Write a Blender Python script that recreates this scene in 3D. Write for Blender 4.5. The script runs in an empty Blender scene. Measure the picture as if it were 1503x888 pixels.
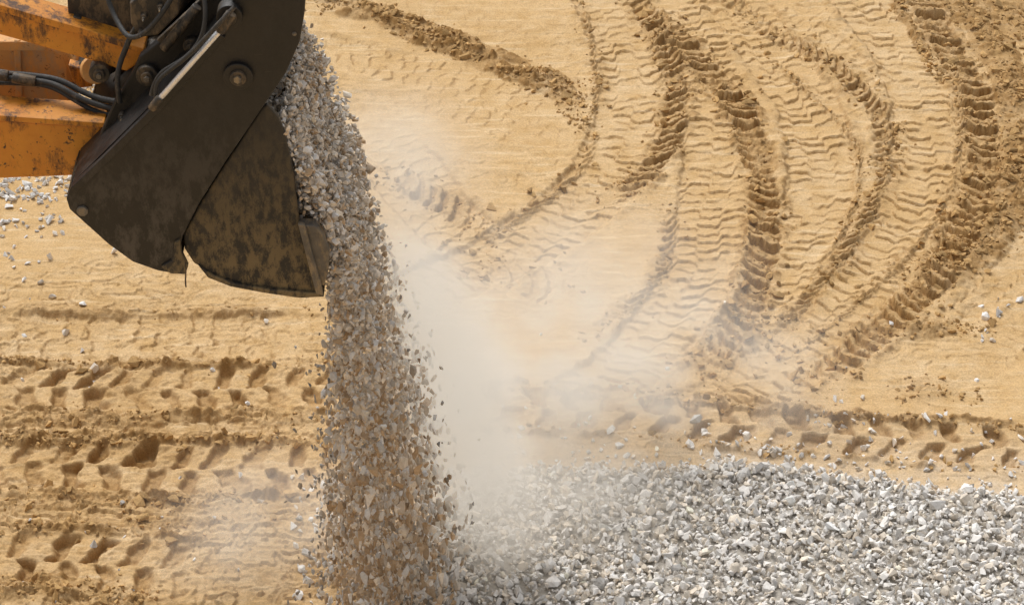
import bpy, bmesh, math, numpy as np
from mathutils import Vector
rng=np.random.default_rng(7)
scene=bpy.context.scene
# ------------------------------------------------------------------ camera
CH=7.5; A=math.radians(35); C=math.cos(A); S=math.sin(A); F=94/36*1503
cam=bpy.data.cameras.new("camera"); co=bpy.data.objects.new("camera",cam); scene.collection.objects.link(co)
co.location=(0,0,CH); co.rotation_euler=(math.radians(90)-A,0,0); cam.lens=94; cam.sensor_width=36
cam.clip_start=.1; cam.clip_end=3000; scene.camera=co
def ray(px,py):
    u=(px-751.5)/F; v=(444-py)/F
    return u, C+v*S, -S+v*C
def gp(px,py,z=0.0):      # survey: point on the ground
    a,b,c=ray(px,py); t=(z-CH)/c
    return (a*t,b*t)
def pp(px,py,Y):          # survey: point in the vertical plane y=Y
    a,b,c=ray(px,py); t=Y/b
    return (a*t, CH+c*t)
# ------------------------------------------------------------------ noise
def h2(ix,iy,seed):
    h=(ix.astype(np.int64)*374761393+iy.astype(np.int64)*668265263+seed*974634777)&0xffffffff
    h=((h^(h>>13))*1274126177)&0xffffffff
    h=(h^(h>>16))
    return (h&0xffffff)/float(0x1000000)
def pn(x,y,seed=0):
    x0=np.floor(x);y0=np.floor(y);fx=x-x0;fy=y-y0
    u=fx*fx*fx*(fx*(fx*6-15)+10); v=fy*fy*fy*(fy*(fy*6-15)+10)
    def g(dx,dy):
        a=h2(x0+dx,y0+dy,seed)*2*np.pi
        return np.cos(a)*(fx-dx)+np.sin(a)*(fy-dy)
    n=(g(0,0)*(1-u)+g(1,0)*u)*(1-v)+(g(0,1)*(1-u)+g(1,1)*u)*v
    return n*1.5
def fbm(x,y,o=4,seed=0,r=.5):
    s=0;a=1;f=1
    for i in range(o):
        s=s+a*pn(x*f,y*f,seed+i*17); a*=r; f*=2.03
    return s
def voro(x,y,seed=0):
    x0=np.floor(x);y0=np.floor(y)
    f1=np.full(x.shape,9.);f2=np.full(x.shape,9.);idv=np.zeros(x.shape)
    for i in(-1,0,1):
        for j in(-1,0,1):
            cx=x0+i;cy=y0+j
            dx=cx+h2(cx,cy,seed)-x; dy=cy+h2(cx,cy,seed+5)-y
            d=np.sqrt(dx*dx+dy*dy); idn=h2(cx,cy,seed+9)
            m=d<f1
            f2=np.where(m,f1,np.minimum(f2,d)); idv=np.where(m,idn,idv); f1=np.where(m,d,f1)
    return f1,f2,idv
def ss(a,b,x):
    t=np.clip((x-a)/(b-a),0,1); return t*t*(3-2*t)
# ------------------------------------------------------------------ ground grid
fx=np.arange(-3.15,3.15,.0062)
ys=[8.05]
while ys[-1]<14.3: ys.append(ys[-1]+.0055+.0045*(ys[-1]-8)/6)
fy=np.array(ys)
grow=np.cumsum(.02*1.28**np.arange(42))
xs=np.concatenate([fx[0]-grow[::-1],fx,fx[-1]+grow]); ysv=np.concatenate([fy[0]-grow[::-1],fy,fy[-1]+grow])
X,Y=np.meshgrid(xs,ysv); ny,nx=X.shape
fade=(1-ss(0,.8,np.maximum(np.maximum(np.abs(X)-3.15,8.05-Y),Y-14.3)))
Z=.03*fbm(X*.5,Y*.5,2,3)*fade
Z+=fade*(.006*fbm(X*3,Y*3,3,11)+.0035*fbm(X*2.5,Y*16,3,21)+.0012*fbm(X*30,Y*30,2,31))
# thin smeared soil plates
n=fbm(X*2.2+.4*pn(X*9,Y*9,5),Y*3.4,4,41)*2.2; f=n-np.floor(n)
left=ss(11.2,10.2,Y)*ss(-.2,-.8,X)
pl=ss(.1,.6,pn(X*.9,Y*.9,77)+.30+.7*left)
Z+=fade*pl*(.007+.010*left)*(ss(0,.05,f)-f)
n2=fbm(X*4.2+.5*pn(X*14,Y*14,6),Y*7.4,4,141)*1.6; f2_=n2-np.floor(n2)
Z+=fade*left*.010*(ss(0,.06,f2_)-f2_)
damp=np.clip(.3*pl*ss(.12,.0,f)+.35*left*ss(.14,0,f2_)+.10*left,0,1)*fade
def spline(pts,n=14):
    P=np.array([gp(*p) for p in pts]); P=np.vstack([2*P[0]-P[1],P,2*P[-1]-P[-2]]); out=[]
    for i in range(1,len(P)-2):
        for t in np.linspace(0,1,n,endpoint=False):
            out.append(.5*((2*P[i])+(P[i+1]-P[i-1])*t+(2*P[i-1]-5*P[i]+4*P[i+1]-P[i+2])*t*t+(-P[i-1]+3*P[i]-3*P[i+1]+P[i+2])*t**3))
    out.append(P[-2]); return np.array(out)
edges=[]   # for clods
def track(pts,hw,kind,amp=1.,dmp=.5,period=.08,seed=1,berm=.01,slant=1.,clod=0.,wear=.4):
    global Z,damp
    Q=spline(pts); m=hw+.16
    i0=max(0,np.searchsorted(xs,Q[:,0].min()-m)-1); i1=np.searchsorted(xs,Q[:,0].max()+m)+1
    j0=max(0,np.searchsorted(ysv,Q[:,1].min()-m)-1); j1=np.searchsorted(ysv,Q[:,1].max()+m)+1
    x=X[j0:j1,i0:i1]; y=Y[j0:j1,i0:i1]
    D=np.full(x.shape,9.);SG=np.zeros(x.shape);SS=np.zeros(x.shape)
    acc=0
    for a,b in zip(Q[:-1],Q[1:]):
        L=np.linalg.norm(b-a)
        p0=np.searchsorted(xs[i0:i1],min(a[0],b[0])-m);p1=np.searchsorted(xs[i0:i1],max(a[0],b[0])+m)
        q0=np.searchsorted(ysv[j0:j1],min(a[1],b[1])-m);q1=np.searchsorted(ysv[j0:j1],max(a[1],b[1])+m)
        xx=x[q0:q1,p0:p1];yy=y[q0:q1,p0:p1]
        if xx.size==0: acc+=L; continue
        dx,dy=(b-a)/L
        rt=(xx-a[0])*dx+(yy-a[1])*dy; t=np.clip(rt,0,L)
        ex=xx-a[0]-t*dx; ey=yy-a[1]-t*dy; d=np.hypot(ex,ey); sg=np.sign(dx*(yy-a[1])-dy*(xx-a[0]))
        mm=d<D[q0:q1,p0:p1]
        D[q0:q1,p0:p1][mm]=d[mm]; SG[q0:q1,p0:p1][mm]=sg[mm]; SS[q0:q1,p0:p1][mm]=acc+t[mm]
        acc+=L
    d=D*SG; s=SS
    wob=.022*pn(x*4,y*4,seed)+.014*pn(x*15,y*15,seed+1)+.008*pn(x*40,y*40,seed+2)
    endf=ss(0,.45,s+.1*pn(x*5,y*5,seed))*ss(0,.45,acc-s+.1*pn(x*5,y*5,seed))
    da=D+wob
    w=ss(hw+.014,hw-.014,da)*endf
    wr=pn(x*2.1,y*2.1,seed+3)+.5*pn(x*5.5,y*5.5,seed+4)
    patch=1-wear*ss(-.2,.5,wr)
    q=(d+.5*wob)/hw
    if kind=='ripple':
        zig=.40*np.tanh(5*np.sin(q*4.6+.9*seed+2.0*pn(x*1.5,y*1.5,seed+70)))+.40*slant*q
        ph=s/period+zig+.40*pn(x*4,y*4,seed+7)+.24*pn(x*15,y*15,seed+8)+.08*pn(x*40,y*40,seed+9)
        fr=ph-np.floor(ph); cell=np.floor(ph)
        k=.45+.55*h2(cell,cell*0+seed,3)
        brk=ss(-.40,-.15,pn(x*7,y*7,seed+60))
        prof=np.where(fr<.80,.35+.65*(fr/.80)**2.5,np.where(fr<.88,1-(fr-.80)/.08*1.0,(fr-.88)/.12*.35))
        h=prof*.015*amp*patch*k*(.25+.75*brk)
        h=h-.016*amp
        dd=ss(.78,.84,fr)*ss(1.0,.93,fr)*.8*dmp*patch*brk+.05
    elif kind=='lug':
        ph=s/period+.75*slant*q+.35*q*q+.30*pn(x*5,y*5,seed+7)+.15*pn(x*17,y*17,seed+8)
        fr=ph-np.floor(ph); cell=np.floor(ph); k=.3+.7*h2(cell,cell*0+seed,3)
        f1,f2,idv=voro(x*38,y*38,seed+14)
        crum=ss(0,.6,pn(x*3.3,y*3.3,seed+66))
        h=(ss(0,.40,fr)*(1-ss(.76,.85,fr)))*.048*amp*k*(.5+.5*patch)*(1-.6*crum)-.024*amp+.008*fbm(x*26,y*26,3,seed+9)+(.009+.02*crum)*idv*(1-f1)
        dd=dmp*(.32+.5*(fr>.74)*(1-.5*crum)+.3*idv*(fr<.74))
    elif kind=='chev':
        side=(q>0)
        ph=s/period+.42*np.abs(q)*slant+.42*side+.30*pn(x*3.5,y*3.5,seed+7)+.15*pn(x*13,y*13,seed+8)
        fr=ph-np.floor(ph); cell=np.floor(ph); k=.4+.6*h2(cell,side.astype(int)+seed,3)
        lug=ss(.0,.10,fr)*(1-ss(.32,.54,fr))*ss(1.04,.82,np.abs(q))*ss(-.03,.10,np.abs(q)+.14*pn(x*9,y*9,seed+50))
        f1,f2,idv=voro(x*24+.5*pn(x*9,y*9,3),y*30,seed+14)
        crum=ss(-.1,.5,pn(x*3,y*3,seed+77))
        h=-.042*amp*k*lug*patch+.006*amp+.006*fbm(x*18,y*22,4,seed+9)+crum*.015*idv*(1-f1)
        dd=dmp*(.15+.55*lug*patch+.35*crum*idv)
    else:  # churned ridge
        f1,f2,idv=voro(x*22+.6*pn(x*9,y*9,seed),y*22,seed); g1,g2,gid=voro(x*48,y*48,seed+4)
        prof=np.clip(1-((D+wob)/hw)**2,0,1)*ss(-.55,.15,pn(x*3.1,y*3.1,seed+55)+.3*(hw>.055))
        h=prof*amp*(.02+.048*idv*(1-f1*.8)+.018*gid*(1-g1))
        w=ss(.02,.3,prof+.5*pn(x*9,y*9,seed+2))*endf*(prof>0)
        dd=dmp*(.4+.6*idv)
    zz=Z[j0:j1,i0:i1]; base=zz*1.0
    keep=.35 if kind in('chev','lug') else .55
    if kind=='churn': nz=base+w*h
    else:
        nz=base*(1-w*(1-keep))+w*h
        bn=np.clip(.5+1.2*fbm(x*7,y*7,3,seed+21),0,1.8)
        f1,f2,idv=voro(x*30,y*30,seed+31)
        bb=berm*np.exp(-((da-hw-.028)/.026)**2)*bn*endf*(.7+.6*idv*(1-f1))
        nz=nz+bb
        dd=np.maximum(dd*w, np.clip(bb/.02,0,1)*dmp*.8)
    Z[j0:j1,i0:i1]=nz
    dm=damp[j0:j1,i0:i1]
    damp[j0:j1,i0:i1]=np.maximum(dm*(1-.7*w),dd*(w if kind=='churn' else 1))
    if clod>0:
        L=acc; npts=int(clod*L)
        sc=rng.uniform(0,len(Q)-1.01,npts); ii=sc.astype(int); fr=(sc-ii)[:,None]
        p=Q[ii]*(1-fr)+Q[ii+1]*fr; tg=Q[ii+1]-Q[ii]; tg/=np.linalg.norm(tg,axis=1)[:,None]
        nr=np.stack([-tg[:,1],tg[:,0]],1)
        if kind=='churn': off=rng.normal(0,hw*.5,npts)
        elif kind=='lug': off=np.where(rng.random(npts)<.5,rng.uniform(-hw,hw,npts),rng.choice([-1,1],npts)*(hw+rng.normal(.01,.03,npts)))
        else: off=rng.choice([-1,1],npts)*(hw+rng.normal(.02,.03,npts))
        pk=p+nr*off[:,None]; kk=pn(pk[:,0]*3,pk[:,1]*3,seed+90)>-.25+.3*rng.normal(size=npts)
        edges.append(pk[kk])
# faint ripple tracks (old)
track([(380,60),(560,90),(700,125),(860,190)],.17,'ripple',.7,.5,.09,2,.005)
track([(450,150),(620,150),(760,190),(900,230)],.12,'ripple',.6,.4,.09,3,.004)
track([(420,-20),(560,0),(700,30),(820,90)],.10,'ripple',.4,.3,.1,33,.003)
track([(1100,-50),(1190,40),(1270,120),(1310,170)],.11,'ripple',.9,.5,.085,35,.006)
track([(-60,500),(150,505),(300,498),(520,505)],.22,'ripple',1.2,.6,.12,4,.012,clod=12)
track([(-60,455),(200,462),(380,455),(470,450)],.04,'churn',.35,.5,seed=8,clod=25)
track([(540,180),(600,260),(660,330),(760,400),(860,440)],.2,'ripple',.8,.5,.09,6,.005)
# main swept tracks
track([(1010,-60),(1130,40),(1230,100),(1300,190),(1290,260)],.06,'lug',.9,.7,.072,9,.014,clod=190,wear=.7)
track([(845,-60),(905,20),(932,100),(922,190),(880,270),(790,345),(690,400),(560,460)],.20,'ripple',1.45,.75,.085,10,.005,clod=15)
track([(980,-60),(1020,60),(1045,150),(1050,250),(1040,340),(1010,430),(950,510),(860,580),(760,620)],.185,'ripple',1.5,.75,.082,12,.008,1,clod=10)
track([(1060,-40),(1130,70),(1185,150),(1205,240),(1190,340),(1140,440),(1060,520),(960,590)],.18,'ripple',1.45,.75,.085,13,.010,clod=15)
track([(1215,-60),(1290,20),(1345,110),(1365,200),(1350,300),(1290,400),(1200,495),(1080,580),(960,640)],.20,'ripple',1.55,.8,.08,14,.012,-.6,clod=20)
track([(1400,540),(1480,470),(1540,400)],.22,'ripple',1.2,.7,.09,15,.008)
track([(1380,500),(1480,400),(1560,300)],.1,'ripple',1.3,.6,.09,19,.012)
track([(880,640),(1000,560),(1120,530),(1200,540)],.10,'ripple',1.0,.5,.1,20,.006)
track([(895,-60),(945,10),(982,70),(993,140),(980,210),(935,262),(885,300)],.066,'lug',1.1,.8,.078,16,.016,clod=190,wear=.5)
track([(960,20),(1030,90),(1090,170),(1118,260),(1120,350),(1105,430),(1065,500),(1000,560)],.076,'lug',1.25,.9,.084,17,.018,-.6,clod=230,wear=.4)
track([(1320,-60),(1370,30),(1420,120),(1442,210),(1430,300),(1385,390),(1310,470),(1180,570)],.086,'lug',1.35,.9,.08,18,.018,-.5,clod=230,wear=.4)
track([(1305,170),(1292,270),(1250,350),(1190,430),(1110,510)],.030,'lug',.7,.7,.07,23,.012,clod=110)
track([(985,290),(978,380),(935,440),(850,500)],.030,'lug',.65,.7,.075,24,.010,clod=80)
track([(880,180),(850,250),(760,320),(680,370)],.022,'lug',.5,.5,.08,54,.008,clod=60)
track([(1390,40),(1408,150),(1400,260),(1350,350),(1250,450),(1150,530)],.018,'lug',.6,.6,.075,56,.010,clod=60)
track([(1110,60),(1240,190),(1262,260),(1230,350),(1160,440)],.014,'lug',.5,.6,.08,57,.008,clod=50)
track([(840,-30),(868,60),(874,150),(850,200)],.020,'lug',.6,.6,.08,58,.010,clod=70)
track([(560,245),(620,280),(670,310),(720,345)],.095,'lug',1.2,.8,.1,25,.014,clod=140)
track([(600,400),(640,370),(700,320)],.02,'churn',.5,.6,seed=34,clod=60)
track([(690,385),(760,405),(840,445)],.12,'lug',1.0,.7,.12,26,.012,clod=100)
track([(455,-5),(560,25),(660,60),(760,100),(870,140)],.13,'churn',1.05,.95,seed=27,clod=600)
track([(760,90),(820,125),(850,180)],.09,'churn',.85,.9,seed=28,clod=450)
track([(1370,-40),(1430,30),(1480,110),(1500,200),(1480,290),(1430,360),(1340,430)],.14,'churn',.65,.9,seed=29,clod=600)
track([(1400,-50),(1500,30),(1560,80)],.18,'churn',.5,.8,seed=30,clod=400)
track([(1290,500),(1380,480),(1460,475)],.09,'churn',.7,.9,seed=31,clod=300)
track([(1310,590),(1380,570),(1440,585)],.10,'churn',.55,.8,seed=32,clod=220)
track([(1280,-60),(1350,60),(1385,120)],.04,'churn',.5,.8,seed=33,clod=160)
# foreground tyre tracks
track([(640,590),(800,600),(950,608),(1100,625),(1300,645),(1620,668)],.15,'chev',1.2,.75,.175,40,.028,.9,clod=130,wear=.35)
track([(700,572),(860,580),(1050,596),(1250,614),(1503,630)],.03,'churn',.55,.8,seed=60,clod=110)
track([(-80,566),(100,572),(300,574),(540,566)],.165,'chev',1.4,.8,.165,41,.034,-.9,clod=150,wear=.4)
track([(-80,616),(120,622),(300,612),(500,620)],.06,'churn',.45,.55,seed=47,clod=160)
track([(-80,686),(120,684),(300,692),(560,686)],.175,'chev',1.5,.85,.175,42,.036,-.9,clod=170,wear=.4)
track([(-80,825),(60,825),(180,832),(350,850)],.18,'chev',1.4,.85,.16,43,.034,-.9,clod=220,wear=.4)
track([(-60,645),(100,652),(300,648),(480,652)],.05,'churn',.6,.85,seed=44,clod=150)
track([(-60,536),(100,534),(300,538),(480,542)],.04,'churn',.6,.85,seed=48,clod=120)
track([(-60,738),(100,742),(260,740),(420,734)],.07,'churn',.4,.55,seed=49,clod=150)
track([(-60,870),(100,862),(230,880)],.08,'churn',.6,.85,seed=45,clod=300)
track([(-60,775),(160,770),(420,760)],.04,'churn',.3,.6,seed=46,clod=60)
# gravel bed
bpx=[(520,960),(560,900),(610,800),(650,735),(720,694),(860,684),(1000,688),(1150,686),(1250,700),(1350,718),(1503,730),(1700,760)]
B=np.array([gp(*p) for p in bpx])
def bedd(x,y):
    b=np.interp(x,B[:,0],B[:,1],left=7.6,right=B[-1,1])+.08*pn(x*2.5,y*2.5,91)+.05*pn(x*9,y*9,92)
    return b-y
def mound(x,y): return .05*np.exp(-(((x+.35)/.4)**2+((y-8.3)/.45)**2))
bd=bedd(X,Y); gm=ss(-.03,.08,bd)*fade*(Y>5)
Z=Z*(1-.6*gm)+gm*.018+mound(X,Y)*fade
gdust=ss(-.6,.05,bd)*fade*(Y>5)
gy=np.gradient(Z,axis=0)/np.gradient(Y,axis=0)
gx=np.gradient(Z,axis=1)/np.gradient(X,axis=1)
damp=np.clip(damp+.22*ss(.35,1.1,np.hypot(gx,gy))*fade,0,1)   # steep slopes get more of the darker soil colour
def gz(x,y):
    i=np.clip(np.searchsorted(xs,x),0,nx-1); j=np.clip(np.searchsorted(ysv,y),0,ny-1)
    return Z[j,i]
def make_mesh(name,V,Fc,mat,smooth=False,attrs={},k=4):
    me=bpy.data.meshes.new(name); nv=len(V); nf=len(Fc)
    me.vertices.add(nv); me.vertices.foreach_set('co',V.astype(np.float32).ravel())
    me.loops.add(nf*k); me.loops.foreach_set('vertex_index',Fc.astype(np.int32).ravel())
    me.polygons.add(nf); me.polygons.foreach_set('loop_start',np.arange(0,nf*k,k,dtype=np.int32))
    me.polygons.foreach_set('loop_total',np.full(nf,k,dtype=np.int32))
    me.polygons.foreach_set('use_smooth',np.full(nf,smooth))
    me.update(calc_edges=True)
    for an,(ty,arr) in attrs.items():
        at=me.attributes.new(an,ty,'POINT'); at.data.foreach_set('color' if ty=='FLOAT_COLOR' else 'value',arr.astype(np.float32).ravel())
    ob=bpy.data.objects.new(name,me); scene.collection.objects.link(ob); me.materials.append(mat); return ob
# ------------------------------------------------------------------ materials
def newmat(n):
    m=bpy.data.materials.new(n); m.use_nodes=True; nt=m.node_tree; return m,nt,nt.nodes['Principled BSDF'],nt.nodes,nt.links
def N(nd,t,**k):
    o=nd.new(t)
    for a,b in k.items():
        if a in o.inputs: o.inputs[a].default_value=b
        else: setattr(o,a,b)
    return o
def mix(nd,lk,fac,a,b,mode='MIX'):
    o=nd.new('ShaderNodeMix'); o.data_type='RGBA'; o.blend_type=mode
    for s,v in((0,fac),(6,a),(7,b)):
        if isinstance(v,bpy.types.NodeSocket): lk.new(v,o.inputs[s])
        else: o.inputs[s].default_value=v if s==0 else (*v,1)
    return o.outputs[2]
def ramp(nd,lk,src,p0,p1,c0=(0,0,0),c1=(1,1,1)):
    r=nd.new('ShaderNodeValToRGB'); r.color_ramp.elements[0].position=p0; r.color_ramp.elements[1].position=p1
    r.color_ramp.elements[0].color=(*c0,1); r.color_ramp.elements[1].color=(*c1,1); lk.new(src,r.inputs[0]); return r.outputs[0]
def noise(nd,lk,sc,det=5,rough=.6,vec=None):
    n=N(nd,'ShaderNodeTexNoise',Scale=sc,Detail=det,Roughness=rough)
    if vec: lk.new(vec,n.inputs['Vector'])
    return n.outputs['Fac']
def soil_mat(n,attr=True):
    m,nt,bs,nd,lk=newmat(n)
    geo=N(nd,'ShaderNodeNewGeometry'); P=geo.outputs['Position']
    a=noise(nd,lk,1.1,3,.6,P); b=noise(nd,lk,9,4,.65,P); c=noise(nd,lk,120,1,.7,P)
    col=mix(nd,lk,ramp(nd,lk,a,.35,.65),(.60,.405,.20),(.66,.48,.275))
    col=mix(nd,lk,ramp(nd,lk,b,.35,.7),col,(.54,.35,.155))
    mp=N(nd,'ShaderNodeMapping'); mp.inputs['Scale'].default_value=(1.5,14,1); lk.new(P,mp.inputs[0])
    st=noise(nd,lk,2,3,.65,mp.outputs[0]); col=mix(nd,lk,ramp(nd,lk,st,.55,.75),col,(.70,.535,.33))
    if attr:
        d=N(nd,'ShaderNodeAttribute',attribute_name='damp').outputs['Fac']
        g=N(nd,'ShaderNodeAttribute',attribute_name='gdust').outputs['Fac']
        gmn=N(nd,'ShaderNodeAttribute',attribute_name='gm').outputs['Fac']
        col=mix(nd,lk,d,col,(.31,.175,.062))
        gg=N(nd,'ShaderNodeMath',operation='MULTIPLY'); lk.new(g,gg.inputs[0]); lk.new(ramp(nd,lk,b,.25,.7),gg.inputs[1])
        col=mix(nd,lk,gg.outputs[0],col,(.62,.51,.38))
        col=mix(nd,lk,gmn,col,(.46,.425,.375))
    else:
        t=N(nd,'ShaderNodeAttribute',attribute_name='tint').outputs['Color']
        col=mix(nd,lk,.85,col,t)
    sp=mix(nd,lk,ramp(nd,lk,c,.3,.7),(.82,.80,.78),(1.10,1.10,1.10))
    col=mix(nd,lk,1.,col,sp,'MULTIPLY')
    lk.new(col,bs.inputs['Base Color']); bs.inputs['Roughness'].default_value=.93; bs.inputs['Specular IOR Level'].default_value=.15
    bp=N(nd,'ShaderNodeBump',Strength=.5,Distance=.007); bb=noise(nd,lk,70,4,.7,P); lk.new(bb,bp.inputs['Height']); lk.new(bp.outputs[0],bs.inputs['Normal'])
    return m
sand=soil_mat('sandy_soil'); clodm=soil_mat('soil_clod',False)
def stone_mat():
    m,nt,bs,nd,lk=newmat('crushed_stone')
    geo=N(nd,'ShaderNodeNewGeometry'); P=geo.outputs['Position']
    t=N(nd,'ShaderNodeAttribute',attribute_name='tint').outputs['Color']
    b=noise(nd,lk,70,2,.7,P)
    col=mix(nd,lk,1.,t,mix(nd,lk,ramp(nd,lk,b,.3,.7),(.86,.84,.81),(1.07,1.07,1.07)),'MULTIPLY')
    lk.new(col,bs.inputs['Base Color']); bs.inputs['Roughness'].default_value=.85; bs.inputs['Specular IOR Level'].default_value=.25
    return m
stone=stone_mat()
idx=np.arange(nx*ny).reshape(ny,nx)
Fq=np.stack([idx[:-1,:-1],idx[:-1,1:],idx[1:,1:],idx[1:,:-1]],-1).reshape(-1,4)
make_mesh('ground',np.stack([X,Y,Z],-1).reshape(-1,3),Fq,sand,True,{'damp':('FLOAT',damp),'gdust':('FLOAT',gdust),'gm':('FLOAT',gm)})
# ------------------------------------------------------------------ stones
variants=[]
for k in range(14):
    bm=bmesh.new(); n=rng.integers(9,15)
    for i in range(n):
        v=rng.normal(size=3); v/=np.linalg.norm(v); v*=rng.uniform(.8,1.15); bm.verts.new(v)
    r=bmesh.ops.convex_hull(bm,input=bm.verts[:]); 
    bmesh.ops.delete(bm,geom=[v for v in bm.verts if not v.link_faces],context='VERTS')
    bmesh.ops.triangulate(bm,faces=bm.faces[:]); bmesh.ops.recalc_face_normals(bm,faces=bm.faces[:]); bm.verts.index_update()
    variants.append((np.array([v.co[:] for v in bm.verts]),np.array([[v.index for v in f.verts] for f in bm.faces]))); bm.free()
def scatter(name,pos,rad,tint,mat,stretch=None,flat=1.):
    n=len(pos); q=rng.normal(size=(n,4)); q/=np.linalg.norm(q,axis=1)[:,None]; w,x,y,z=q.T
    R=np.stack([1-2*(y*y+z*z),2*(x*y-z*w),2*(x*z+y*w),2*(x*y+z*w),1-2*(x*x+z*z),2*(y*z-x*w),2*(x*z-y*w),2*(y*z+x*w),1-2*(x*x+y*y)],1).reshape(n,3,3)
    sc=np.stack([rng.uniform(.9,1.4,n),rng.uniform(.7,1.1,n),rng.uniform(.5,.9,n)],1)*rad[:,None]
    R=R*sc[:,None,:]
    if stretch is not None: R[:,2,:]*=stretch[:,None]
    R[:,2,:]*=flat
    vi=rng.integers(0,len(variants),n); Vs=[];Fs=[];Ts=[];off=0
    for k,(v,f) in enumerate(variants):
        m=np.where(vi==k)[0]
        if len(m)==0: continue
        P=np.einsum('nij,vj->nvi',R[m],v)+pos[m][:,None,:]
        Vs.append(P.reshape(-1,3)); Fs.append((f[None]+(np.arange(len(m))*len(v))[:,None,None]+off).reshape(-1,3))
        Ts.append(np.repeat(tint[m],len(v),axis=0)); off+=len(m)*len(v)
    T=np.vstack(Ts); T=np.hstack([T,np.ones((len(T),1))])
    return make_mesh(name,np.vstack(Vs),np.vstack(Fs),mat,False,{'tint':('FLOAT_COLOR',T)},3)
def greys(n,lo=.66,hi=.86,warm=.3):
    v=rng.uniform(lo,hi,n)[:,None]; c=v*np.array([[1.,.965,.92]])
    w=rng.random(n)<warm; c[w]*=np.array([1.0,.93,.83]); 
    b=rng.random(n)<.15; c[b]=np.minimum(c[b]*1.15,.9)
    d=rng.random(n)<.09; c[d]*=.7
    return c
n=60000; x=rng.uniform(-1.4,2.9,n); y=rng.uniform(7.3,10.1,n); dd=bedd(x,y)
keep=(rng.random(n)<np.where(dd>0,.60,.0))|(rng.random(n)<.4*np.exp(np.minimum(dd,0)/.04)*(dd<=0))|(rng.random(n)<.040*np.exp(np.minimum(dd,0)/.22)*(dd<=0)*(x>-.2))
x,y,dd=x[keep],y[keep],dd[keep]; n=len(x)
r=np.clip(rng.lognormal(math.log(.0122),.40,n),.006,.030)
z=gz(x,y)+r*.35+np.where(dd>.05,rng.uniform(0,.02,n),0)
scatter('gravel_bed',np.stack([x,y,z],1),r,greys(n),stone)
pts=[]
def zone(x0,x1,y0,y1,n):
    for _ in range(n):
        pts.append(gp(rng.uniform(x0,x1),rng.uniform(y0,y1)))
zone(-60,105,262,300,130); zone(-60,95,300,350,60); zone(-20,90,340,440,18); zone(90,160,110,190,140); zone(-60,110,100,262,200)
zone(0,470,430,700,14); zone(0,480,700,888,20); zone(1150,1500,610,700,60); zone(1440,1503,430,500,14); zone(780,1150,630,690,30); zone(430,560,700,900,110);zone(150,220,100,400,4);zone(700,1500,450,600,7)
pts=np.array(pts); n=len(pts); r=np.clip(rng.lognormal(math.log(.0145),.35,n),.007,.028)
scatter('loose_gravel',np.column_stack([pts,gz(pts[:,0],pts[:,1])+r*.4]),r,greys(n,.6,.84,.2),stone)
E=np.vstack(edges); n=len(E); r=np.clip(rng.lognormal(math.log(.0075),.6,n),.003,.036)
t=np.array([[.42,.26,.105]])*rng.uniform(.7,1.4,(n,1))
keep=bedd(E[:,0],E[:,1])<0; E,r,t=E[keep],r[keep],t[keep]
scatter('soil_clods',np.column_stack([E,gz(E[:,0],E[:,1])+r*.2]),r,t,clodm,flat=.75)
# ------------------------------------------------------------------ falling gravel
Y0=8.0; Y1=8.92; YM=8.46
def prof(l,Yp):
    a=np.array([pp(p[0],p[1],Yp) for p in l]); o=np.argsort(a[:,1]); return a[o,1],a[o,0]
Rz,Rx=prof([(418,78),(436,95),(470,160),(508,230),(540,330),(590,480),(635,620),(668,760),(690,900)],YM)
Lz,Lx=prof([(385,120),(400,170),(430,260),(440,330),(478,380),(478,440)],Y0)
Lz=np.concatenate([[-.2,.5,1.1],Lz]); Lx=np.concatenate([[-.76,-.74,-.70],Lx])
n=14500
z=rng.uniform(.0,2.62,n); z[:2600]=rng.uniform(1.6,2.5,2600)
xl=np.interp(z,Lz,Lx); xr=np.interp(z,Rz,Rx)
u=rng.beta(1.3,1.7,n); fall=np.clip((1.8-z)/1.8,0,1)
x=xl+u*(xr-xl)+rng.normal(0,1,n)*(.010+.030*fall)
x=np.where(z>1.75,np.maximum(x,xl+.005),x)
y=rng.uniform(Y0+.04-.10*fall,Y1-.03+.25*fall)
r=np.clip(rng.lognormal(math.log(.0100),.35,n),.004,.024)
tt=greys(n,.56,.82,.6); mixb=(.15+.55*fall)[:,None]; br=rng.random((n,1))<mixb
tt=np.where(br,tt*np.array([[.74,.60,.45]]),tt)
n2=280; zz=rng.uniform(.1,1.6,n2); xe=np.where(rng.random(n2)<.75,np.interp(zz,Lz,Lx)-rng.exponential(.04,n2),np.interp(zz,Rz,Rx)+rng.exponential(.03,n2))
x=np.concatenate([x,xe]); y=np.concatenate([y,rng.uniform(8,9,n2)]); z=np.concatenate([z,zz]); r=np.concatenate([r,rng.uniform(.005,.011,n2)]); tt=np.vstack([tt,greys(n2,.3,.5,.6)])
st=1+.9*np.clip((2.1-z)/1.5,0,1)
scatter('falling_gravel',np.stack([x,y,z],1),r,tt,stone,stretch=st)
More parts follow.
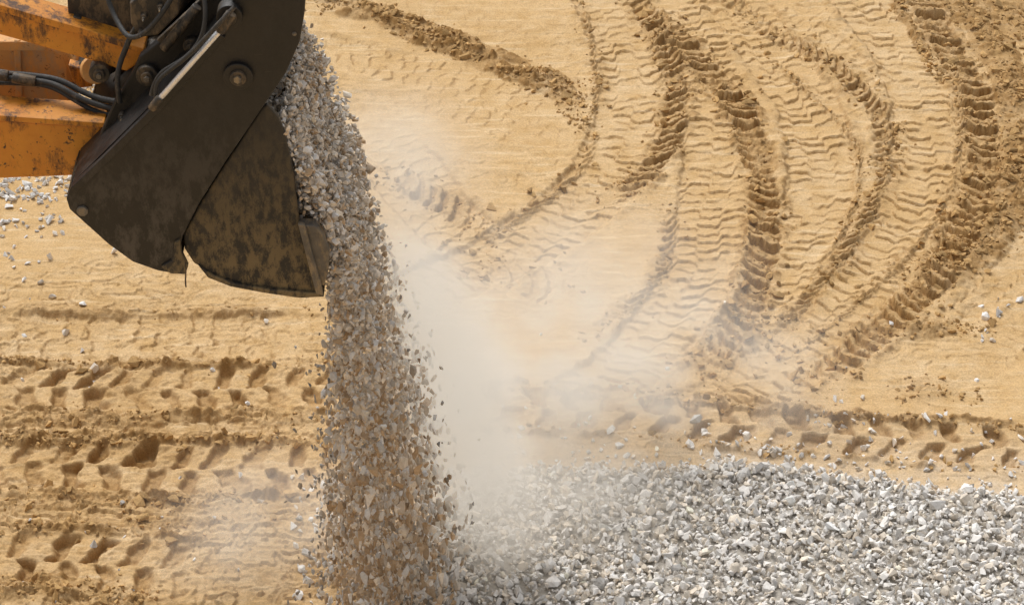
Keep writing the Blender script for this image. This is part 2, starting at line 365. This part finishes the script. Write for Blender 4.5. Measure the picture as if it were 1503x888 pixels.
# ------------------------------------------------------------------ loader
def metal(n,c1,c2,dust,amt,rough=.5,sc=6,metallic=0.,low=None,chip=None,scr=.35):
    m,nt,bs,nd,lk=newmat(n); P=N(nd,'ShaderNodeNewGeometry').outputs['Position']
    a=noise(nd,lk,sc,5,.7,P); b=noise(nd,lk,sc*6,5,.75,P)
    col=mix(nd,lk,ramp(nd,lk,a,.35,.65),c1,c2)
    mp=N(nd,'ShaderNodeMapping'); mp.inputs['Scale'].default_value=(1,1,.45); mp.inputs['Rotation'].default_value=(0,.5,0); lk.new(P,mp.inputs[0])
    dn=noise(nd,lk,sc*1.7,7,.78,mp.outputs[0])
    dm=ramp(nd,lk,dn,.62-amt*.3,.74-amt*.3)
    if low:
        sx=N(nd,'ShaderNodeSeparateXYZ'); lk.new(P,sx.inputs[0])
        mr=N(nd,'ShaderNodeMapRange'); lk.new(sx.outputs[2],mr.inputs[0]); mr.inputs[1].default_value=low[1]; mr.inputs[2].default_value=low[0]; mr.inputs[3].default_value=.08; mr.inputs[4].default_value=1
        mu=N(nd,'ShaderNodeMath',operation='MULTIPLY'); lk.new(dm,mu.inputs[0]); lk.new(mr.outputs[0],mu.inputs[1]); dm=mu.outputs[0]
    col=mix(nd,lk,dm,col,dust)
    m2=N(nd,'ShaderNodeMapping'); m2.inputs['Scale'].default_value=(3,3,60); m2.inputs['Rotation'].default_value=(0,-.9,0); lk.new(P,m2.inputs[0])
    sc2=noise(nd,lk,2.5,4,.8,m2.outputs[0]); sm=ramp(nd,lk,sc2,.64,.70)
    ml=N(nd,'ShaderNodeMath',operation='MULTIPLY'); lk.new(sm,ml.inputs[0]); ml.inputs[1].default_value=scr
    col=mix(nd,lk,ml.outputs[0],col,dust)
    if chip: col=mix(nd,lk,ramp(nd,lk,b,.60,.65),col,chip)
    lk.new(col,bs.inputs['Base Color']); bs.inputs['Metallic'].default_value=metallic
    rr=N(nd,'ShaderNodeMapRange'); lk.new(dn,rr.inputs[0]); rr.inputs[3].default_value=rough-.15; rr.inputs[4].default_value=min(1,rough+.35); lk.new(rr.outputs[0],bs.inputs['Roughness'])
    bp=N(nd,'ShaderNodeBump',Strength=.4,Distance=.005); lk.new(b,bp.inputs['Height']); lk.new(bp.outputs[0],bs.inputs['Normal'])
    return m
black=metal('black_paint',(.006,.006,.006),(.014,.012,.011),(.10,.085,.07),.50,.38,8,low=(1.85,2.7))
clam=metal('black_paint_dusty',(.014,.013,.012),(.028,.025,.021),(.30,.215,.10),.60,.5,15,low=(1.5,2.6))
worn=metal('worn_steel',(.09,.085,.08),(.17,.155,.135),(.30,.235,.15),.5,.45,9,.4)
orange=metal('orange_paint',(.68,.28,.028),(.58,.21,.02),(.09,.04,.018),.40,.42,6,chip=(.06,.03,.018),scr=.15)
orange2=metal('orange_paint_dusty',(.66,.34,.10),(.60,.29,.08),(.45,.30,.16),.5,.5,5,chip=(.2,.09,.03))
rubber=metal('rubber_hose',(.02,.02,.02),(.04,.038,.035),(.12,.1,.08),.2,.55,10)
chrome=metal('chrome_rod',(.85,.85,.86),(.75,.75,.76),(.6,.58,.55),.1,.22,10,.6)
dark=metal('greasy_steel',(.02,.018,.016),(.05,.04,.03),(.15,.105,.06),.5,.45,12)
root=bpy.data.objects.new('wheel_loader',None); scene.collection.objects.link(root)
def add(ob): ob.parent=root; return ob
def plate(name,px,Yp,th,mat,bev=.006):
    P=[pp(a,b,Yp) for a,b in px]; bm=bmesh.new()
    f=[bm.verts.new((p[0],Yp,p[1])) for p in P]; g=[bm.verts.new((p[0],Yp+th,p[1])) for p in P]
    bm.faces.new(f); bm.faces.new(g[::-1]); n=len(P)
    for i in range(n): bm.faces.new((f[i],g[i],g[(i+1)%n],f[(i+1)%n]))
    bmesh.ops.recalc_face_normals(bm,faces=bm.faces[:])
    me=bpy.data.meshes.new(name); bm.to_mesh(me); bm.free(); me.materials.append(mat)
    ob=add(bpy.data.objects.new(name,me)); scene.collection.objects.link(ob)
    if bev:
        b=ob.modifiers.new('b','BEVEL'); b.width=bev; b.segments=2; b.limit_method='ANGLE'
    return ob
def sheet(name,px,Yp,Ya,Yb,mat,th=.02):
    P=[pp(a,b,Yp) for a,b in px]; bm=bmesh.new()
    f=[bm.verts.new((p[0],Ya,p[1])) for p in P]; g=[bm.verts.new((p[0],Yb,p[1])) for p in P]
    for i in range(len(P)-1): bm.faces.new((f[i],g[i],g[i+1],f[i+1]))
    me=bpy.data.meshes.new(name); bm.to_mesh(me); bm.free(); me.materials.append(mat)
    ob=add(bpy.data.objects.new(name,me)); scene.collection.objects.link(ob)
    s=ob.modifiers.new('s','SOLIDIFY'); s.thickness=th; s.offset=0; return ob
def cyl(name,a,b,r,mat,seg=32,bev=.003):
    a=Vector(a);b=Vector(b); bm=bmesh.new(); bmesh.ops.create_cone(bm,cap_ends=True,segments=seg,radius1=r,radius2=r,depth=(b-a).length)
    for f in bm.faces: f.smooth=len(f.verts)==4
    me=bpy.data.meshes.new(name); bm.to_mesh(me); bm.free(); me.materials.append(mat)
    ob=add(bpy.data.objects.new(name,me)); scene.collection.objects.link(ob)
    ob.location=(a+b)/2; ob.rotation_mode='QUATERNION'; ob.rotation_quaternion=(b-a).to_track_quat('Z','Y')
    m=ob.modifiers.new('b','BEVEL'); m.width=bev; m.segments=2; m.limit_method='ANGLE'; return ob
def pin(name,px,py,Yp,r,l,mat,collar=True):
    x,z=pp(px,py,Yp)
    cyl(name+'_boss',(x,Yp+.03,z),(x,Yp-l,z),r,mat)
    if collar:
        cyl(name+'_pin',(x,Yp,z),(x,Yp-l-.012,z),r*.55,dark); 
        cyl(name+'_bolt',(x,Yp,z),(x,Yp-l-.022,z),r*.28,worn,6,.001)
def hose(name,pl,r,mat=rubber):
    cu=bpy.data.curves.new(name,'CURVE'); cu.dimensions='3D'; cu.bevel_depth=r; cu.bevel_resolution=4; cu.resolution_u=10
    sp=cu.splines.new('NURBS'); sp.points.add(len(pl)-1); sp.order_u=4; sp.use_endpoint_u=True
    for i,(a,b,Yp) in enumerate(pl):
        x,z=pp(a,b,Yp); sp.points[i].co=(x,Yp,z,1)
    cu.materials.append(mat); ob=add(bpy.data.objects.new(name,cu)); scene.collection.objects.link(ob)
# rear half of the bucket
rear=[(104,274),(97,292),(102,308),(122,326),(160,360),(195,385),(232,398),(262,403),(272,398),(262,372),(268,348),(292,300),(330,240),(386,158),(420,108),(440,62),(447,20),(452,-60),(380,-90),(345,-10),(322,50),(230,152),(150,232)]
plate('bucket_side_plate',rear,Y0,.028,black)
plate('bucket_side_plate_far',[(a,b) for a,b in rear],Y0,.028,black).location.y=Y1-Y0
sheet('bucket_back',[(380,-90),(347,-8),(324,52),(232,154),(152,234),(108,277)],Y0,Y0+.03,Y1,black)
sheet('bucket_heel',[(106,279),(101,292),(106,306),(124,322),(162,357),(196,381),(232,394),(264,399)],Y0,Y0+.03,Y1,clam)
plate('cutting_edge_tip',[(236,392),(253,382),(256,356),(264,352),(266,372),(276,392),(272,403),(250,402)],Y0-.012,.03,clam,.004)
plate('edge_stiffener',[(322,50),(331,56),(240,160),(158,240),(112,284),(104,276),(150,232),(230,152)],Y0-.012,.02,black,.003)
hose('hanging_wire',[(272,385,Y0-.01),(274,400,Y0-.01),(271,412,Y0-.01),(273,421,Y0-.01)],.003,dark)
# clam half
cl=[(392,154),(408,172),(418,196),(430,250),(440,331),(452,380),(462,418),(472,432),(432,428),(384,424),(340,416),(308,402),(284,386),(271,366),(269,346),(292,302),(330,242),(384,160)]
plate('clam_side_plate',cl,Y0+.034,.025,clam)
plate('clam_side_plate_far',cl,Y0+.034,.025,clam).location.y=Y1-Y0-.08
sheet('clam_shell',[(270,348),(273,366),(286,384),(310,400),(342,413),(386,421),(432,425),(470,430)],Y0,Y0+.06,Y1,clam,.022)
plate('clam_side_cutter',[(437,331),(462,331),(474,345),(484,368),(482,398),(476,420),(462,418),(450,372)],Y0+.006,.05,worn,.006)
plate('clam_side_cutter_rib',[(437,329),(447,331),(471,418),(474,434),(464,432),(455,400)],Y0-.012,.02,worn,.004)
plate('clam_lip',[(290,389),(312,404),(345,416),(390,424),(470,431),(476,436),(440,438),(385,430),(338,421),(305,408)],Y0+.02,.9,clam,.004)
pin('clam_pivot',350,110,Y0,.052,.018,black)
pin('top_pivot',338,20,Y0,.045,.03,black)
pin('heel_bolt',121,309,Y0,.02,.01,worn,False)
pin('plate_bolt',432,50,Y0,.008,.005,worn,False)
def p3(a,b,Yp): x,z=pp(a,b,Yp); return (x,Yp,z)
cyl('clam_cylinder_rod',p3(326,42,Y0-.05),p3(232,148,Y0-.05),.010,chrome)
cyl('clam_cylinder_rod_end',p3(340,20,Y0-.05),p3(322,46,Y0-.05),.02,dark)
cyl('clam_cylinder_gland',p3(236,143,Y0-.05),p3(222,160,Y0-.05),.015,dark)
hose('clam_hose',[(345,10,Y0-.07),(318,38,Y0-.09),(290,70,Y0-.06),(262,95,Y0-.05),(236,112,Y0-.03),(226,128,Y0-.03),(230,150,Y0-.03)],.008)
hose('clam_hose_b',[(300,0,Y0-.0),(305,40,Y0-.05),(285,80,Y0-.04),(250,98,Y0-.02),(228,112,Y0),(222,140,Y0)],.008)
YA=8.30
cp=[(152,232),(146,200),(168,150),(192,112),(205,84),(248,50),(290,5),(310,-40),(350,-60),(345,-8),(236,148)]
plate('coupler_plate',cp,YA-.1,.04,black)
plate('coupler_plate_far',cp,YA-.1,.04,black).location.y=.38
plate('link_bracket',[(190,6),(222,-20),(262,-16),(262,22),(232,52),(206,56),(192,36)],YA-.16,.03,dark)
plate('tilt_link',[(98,-10),(118,-40),(190,-50),(206,30),(214,72),(196,74),(172,44),(122,42),(100,26)],YA+.06,.06,dark)
plate('tilt_link_b',[(150,20),(260,-40),(285,-20),(225,58),(180,100),(150,118),(122,120),(112,98),(150,70)],YA+.2,.08,black)
plate('coupler_rib',[(230,60),(238,66),(300,8),(318,-30),(308,-34),(292,2)],YA-.118,.02,dark,.003)
for nm,a,b,yy,r in(('pin_a',217,108,YA-.1,.04),('pin_b',112,32,YA+.06,.03),('pin_c',147,104,YA+.0,.038),('pin_d',152,224,YA-.06,.034),('pin_e',212,22,YA-.16,.012),('pin_f',236,8,YA-.16,.012),('pin_g',208,45,YA-.16,.01),('pin_h',282,64,YA-.1,.03),('pin_i',180,168,YA-.1,.014),('pin_k',196,190,YA-.1,.010)):
    pin(nm,a,b,yy,r,.025,dark)
cyl('tilt_cylinder_barrel',p3(205,60,YA+.16),p3(300,-50,YA+.16),.045,dark)
cyl('lock_cylinder',p3(240,72,YA-.15),p3(290,10,YA-.15),.018,dark)
cyl('cross_shaft',p3(217,108,YA-.1),(p3(217,108,YA-.1)[0],Y1-.1,p3(217,108,YA-.1)[2]),.03,dark)
plate('boom_upper_arm',[(-420,-110),(0,14),(120,48),(211,77),(214,86),(186,106),(120,86),(0,52),(-420,-60)],YA+.0,.07,orange,.008)
plate('boom_upper_flange',[(-420,-116),(0,8),(120,42),(211,72),(212,80),(120,52),(0,18),(-420,-106)],YA-.02,.12,orange,.003)
plate('boom_lower_arm',[(-420,160),(0,176),(150,186),(146,206),(140,232),(132,258),(0,263),(-420,270)],YA-.04,.10,orange,.01)
plate('boom_lower_flange',[(-420,154),(0,170),(153,181),(152,188),(0,178),(-420,162)],YA-.06,.14,orange,.003)
plate('boom_cross_tube',[(-300,64),(80,66),(97,76),(107,96),(109,150),(106,180),(-300,190)],YA+.24,.30,orange2,.03)
plate('boom_cross_rib',[(20,60),(30,60),(34,186),(24,186)],YA+.225,.02,orange2,.004)
plate('boom_cross_cap',[(-300,60),(66,62),(68,76),(-300,74)],YA+.222,.02,orange2,.005)
hose('hydraulic_hose',[(-200,108,YA+.1),(0,114,YA+.1),(50,118,YA+.1),(90,124,YA+.06),(120,150,YA+.02),(166,160,YA)],.011)
hose('hydraulic_hose_b',[(-200,104,YA+.14),(0,106,YA+.14),(50,112,YA+.12),(96,116,YA+.08),(134,146,YA+.04),(176,150,YA)],.011)
hose('hydraulic_hose_c',[(-200,118,YA+.12),(20,122,YA+.12),(70,122,YA+.08),(100,142,YA+.04),(140,166,YA+.02),(170,172,YA)],.009)
hose('hydraulic_hose_d',[(176,150,YA-.12),(170,120,YA-.14),(176,90,YA-.1),(186,70,YA-.1),(196,40,YA-.1),(230,10,YA-.1)],.01)
hose('hydraulic_hose_e',[(150,-30,YA-.02),(160,10,YA-.04),(176,40,YA-.12),(190,60,YA-.18),(214,50,YA-.2),(240,20,YA-.2),(262,-20,YA-.18)],.009)
cyl('hose_fitting',p3(18,114,YA+.08),p3(52,120,YA+.08),.02,dark,12); cyl('hose_fitting_b',p3(-2,110,YA+.09),p3(12,112,YA+.09),.024,dark,6)
cyl('pivot_sleeve',p3(140,104,YA+.1),p3(128,100,YA+.5),.05,orange2)
plate('frame_gusset',[(100,96),(132,104),(136,128),(118,130),(106,120)],YA+.18,.05,orange,.005)
n=1800; z=rng.uniform(1.85,2.6,n); x=np.interp(z,Lz,Lx)-rng.uniform(-.03,.18,n); y=rng.uniform(Y0+.09,Y1-.09,n)
r=rng.uniform(.008,.015,n)
g=scatter('bucket_load_gravel',np.stack([x,y,z],1),r,greys(n,.5,.8,.45),stone)
# ------------------------------------------------------------------ dust
droot=bpy.data.objects.new('dust_cloud',None); scene.collection.objects.link(droot)
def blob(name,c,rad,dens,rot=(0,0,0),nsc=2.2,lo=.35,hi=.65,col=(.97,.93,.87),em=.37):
    bm=bmesh.new(); bmesh.ops.create_icosphere(bm,subdivisions=3,radius=1)
    me=bpy.data.meshes.new(name); bm.to_mesh(me); bm.free()
    ob=bpy.data.objects.new(name,me); scene.collection.objects.link(ob); ob.parent=droot; ob.location=c; ob.scale=rad; ob.rotation_euler=rot
    m=bpy.data.materials.new(name); m.use_nodes=True; nt=m.node_tree; nd=nt.nodes; lk=nt.links; nd.clear()
    out=nd.new('ShaderNodeOutputMaterial'); v=nd.new('ShaderNodeVolumePrincipled'); lk.new(v.outputs[0],out.inputs['Volume'])
    v.inputs['Color'].default_value=(*col,1); v.inputs['Anisotropy'].default_value=.1
    tc=nd.new('ShaderNodeTexCoord'); geo=nd.new('ShaderNodeNewGeometry')
    ln=N(nd,'ShaderNodeVectorMath',operation='LENGTH'); lk.new(tc.outputs['Object'],ln.inputs[0])
    mr=N(nd,'ShaderNodeMapRange',interpolation_type='SMOOTHERSTEP'); lk.new(ln.outputs['Value'],mr.inputs[0]); mr.inputs[1].default_value=.97; mr.inputs[2].default_value=0; mr.inputs[3].default_value=0; mr.inputs[4].default_value=1
    nn=N(nd,'ShaderNodeTexNoise',Scale=nsc,Detail=1.5,Roughness=.55,Distortion=0.); lk.new(geo.outputs['Position'],nn.inputs['Vector'])
    m2=N(nd,'ShaderNodeMapRange',interpolation_type='SMOOTHSTEP'); lk.new(nn.outputs['Fac'],m2.inputs[0]); m2.inputs[1].default_value=lo; m2.inputs[2].default_value=hi; m2.inputs[3].default_value=.08; m2.inputs[4].default_value=1
    a=N(nd,'ShaderNodeMath',operation='MULTIPLY'); lk.new(mr.outputs[0],a.inputs[0]); lk.new(m2.outputs[0],a.inputs[1])
    b=N(nd,'ShaderNodeMath',operation='MULTIPLY'); lk.new(a.outputs[0],b.inputs[0]); b.inputs[1].default_value=dens; lk.new(b.outputs[0],v.inputs['Density'])
    # added emission stands in for light scattered many times between dust grains (the renderer follows only one bounce)
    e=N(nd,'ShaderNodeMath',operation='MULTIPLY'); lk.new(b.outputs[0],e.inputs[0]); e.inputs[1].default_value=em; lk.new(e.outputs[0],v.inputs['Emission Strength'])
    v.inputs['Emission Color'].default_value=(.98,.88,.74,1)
    try: m.cycles.volume_step_rate=4
    except Exception: pass
    me.materials.append(m)
def c3(px,py,Yp): x,z=pp(px,py,Yp); return (x,Yp,z)
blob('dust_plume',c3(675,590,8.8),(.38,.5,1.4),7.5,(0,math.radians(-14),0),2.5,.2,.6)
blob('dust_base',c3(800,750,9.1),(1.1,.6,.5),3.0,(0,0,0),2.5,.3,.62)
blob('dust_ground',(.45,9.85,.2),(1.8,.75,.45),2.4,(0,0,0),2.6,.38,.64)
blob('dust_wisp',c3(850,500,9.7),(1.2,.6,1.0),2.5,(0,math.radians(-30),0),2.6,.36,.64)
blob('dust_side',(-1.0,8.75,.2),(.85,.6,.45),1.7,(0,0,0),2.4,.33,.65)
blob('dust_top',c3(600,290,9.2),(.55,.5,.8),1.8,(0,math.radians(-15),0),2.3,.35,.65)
# ------------------------------------------------------------------ light
el=math.radians(57); az=math.radians(-28)  # sun beyond the scene, to the left
w=bpy.data.worlds.new('World'); scene.world=w; w.use_nodes=True; nt=w.node_tree
sky=nt.nodes.new('ShaderNodeTexSky'); sky.sky_type='NISHITA'; sky.sun_disc=False; sky.sun_elevation=el; sky.sun_rotation=az; sky.dust_density=5; sky.air_density=1
hs=nt.nodes.new('ShaderNodeHueSaturation'); hs.inputs['Saturation'].default_value=.15
nt.links.new(sky.outputs[0],hs.inputs['Color']); nt.links.new(hs.outputs[0],nt.nodes['Background'].inputs[0]); nt.nodes['Background'].inputs[1].default_value=.15
sl=bpy.data.lights.new('sun','SUN'); sl.energy=1.3; sl.angle=math.radians(20); sl.color=(1,.97,.92)
so=bpy.data.objects.new('sun',sl); scene.collection.objects.link(so)
dv=Vector((math.sin(az)*math.cos(el),math.cos(az)*math.cos(el),math.sin(el))); so.rotation_mode='QUATERNION'; so.rotation_quaternion=dv.to_track_quat('Z','Y')
scene.view_settings.view_transform='Standard'; scene.view_settings.look='None'; scene.view_settings.exposure=0
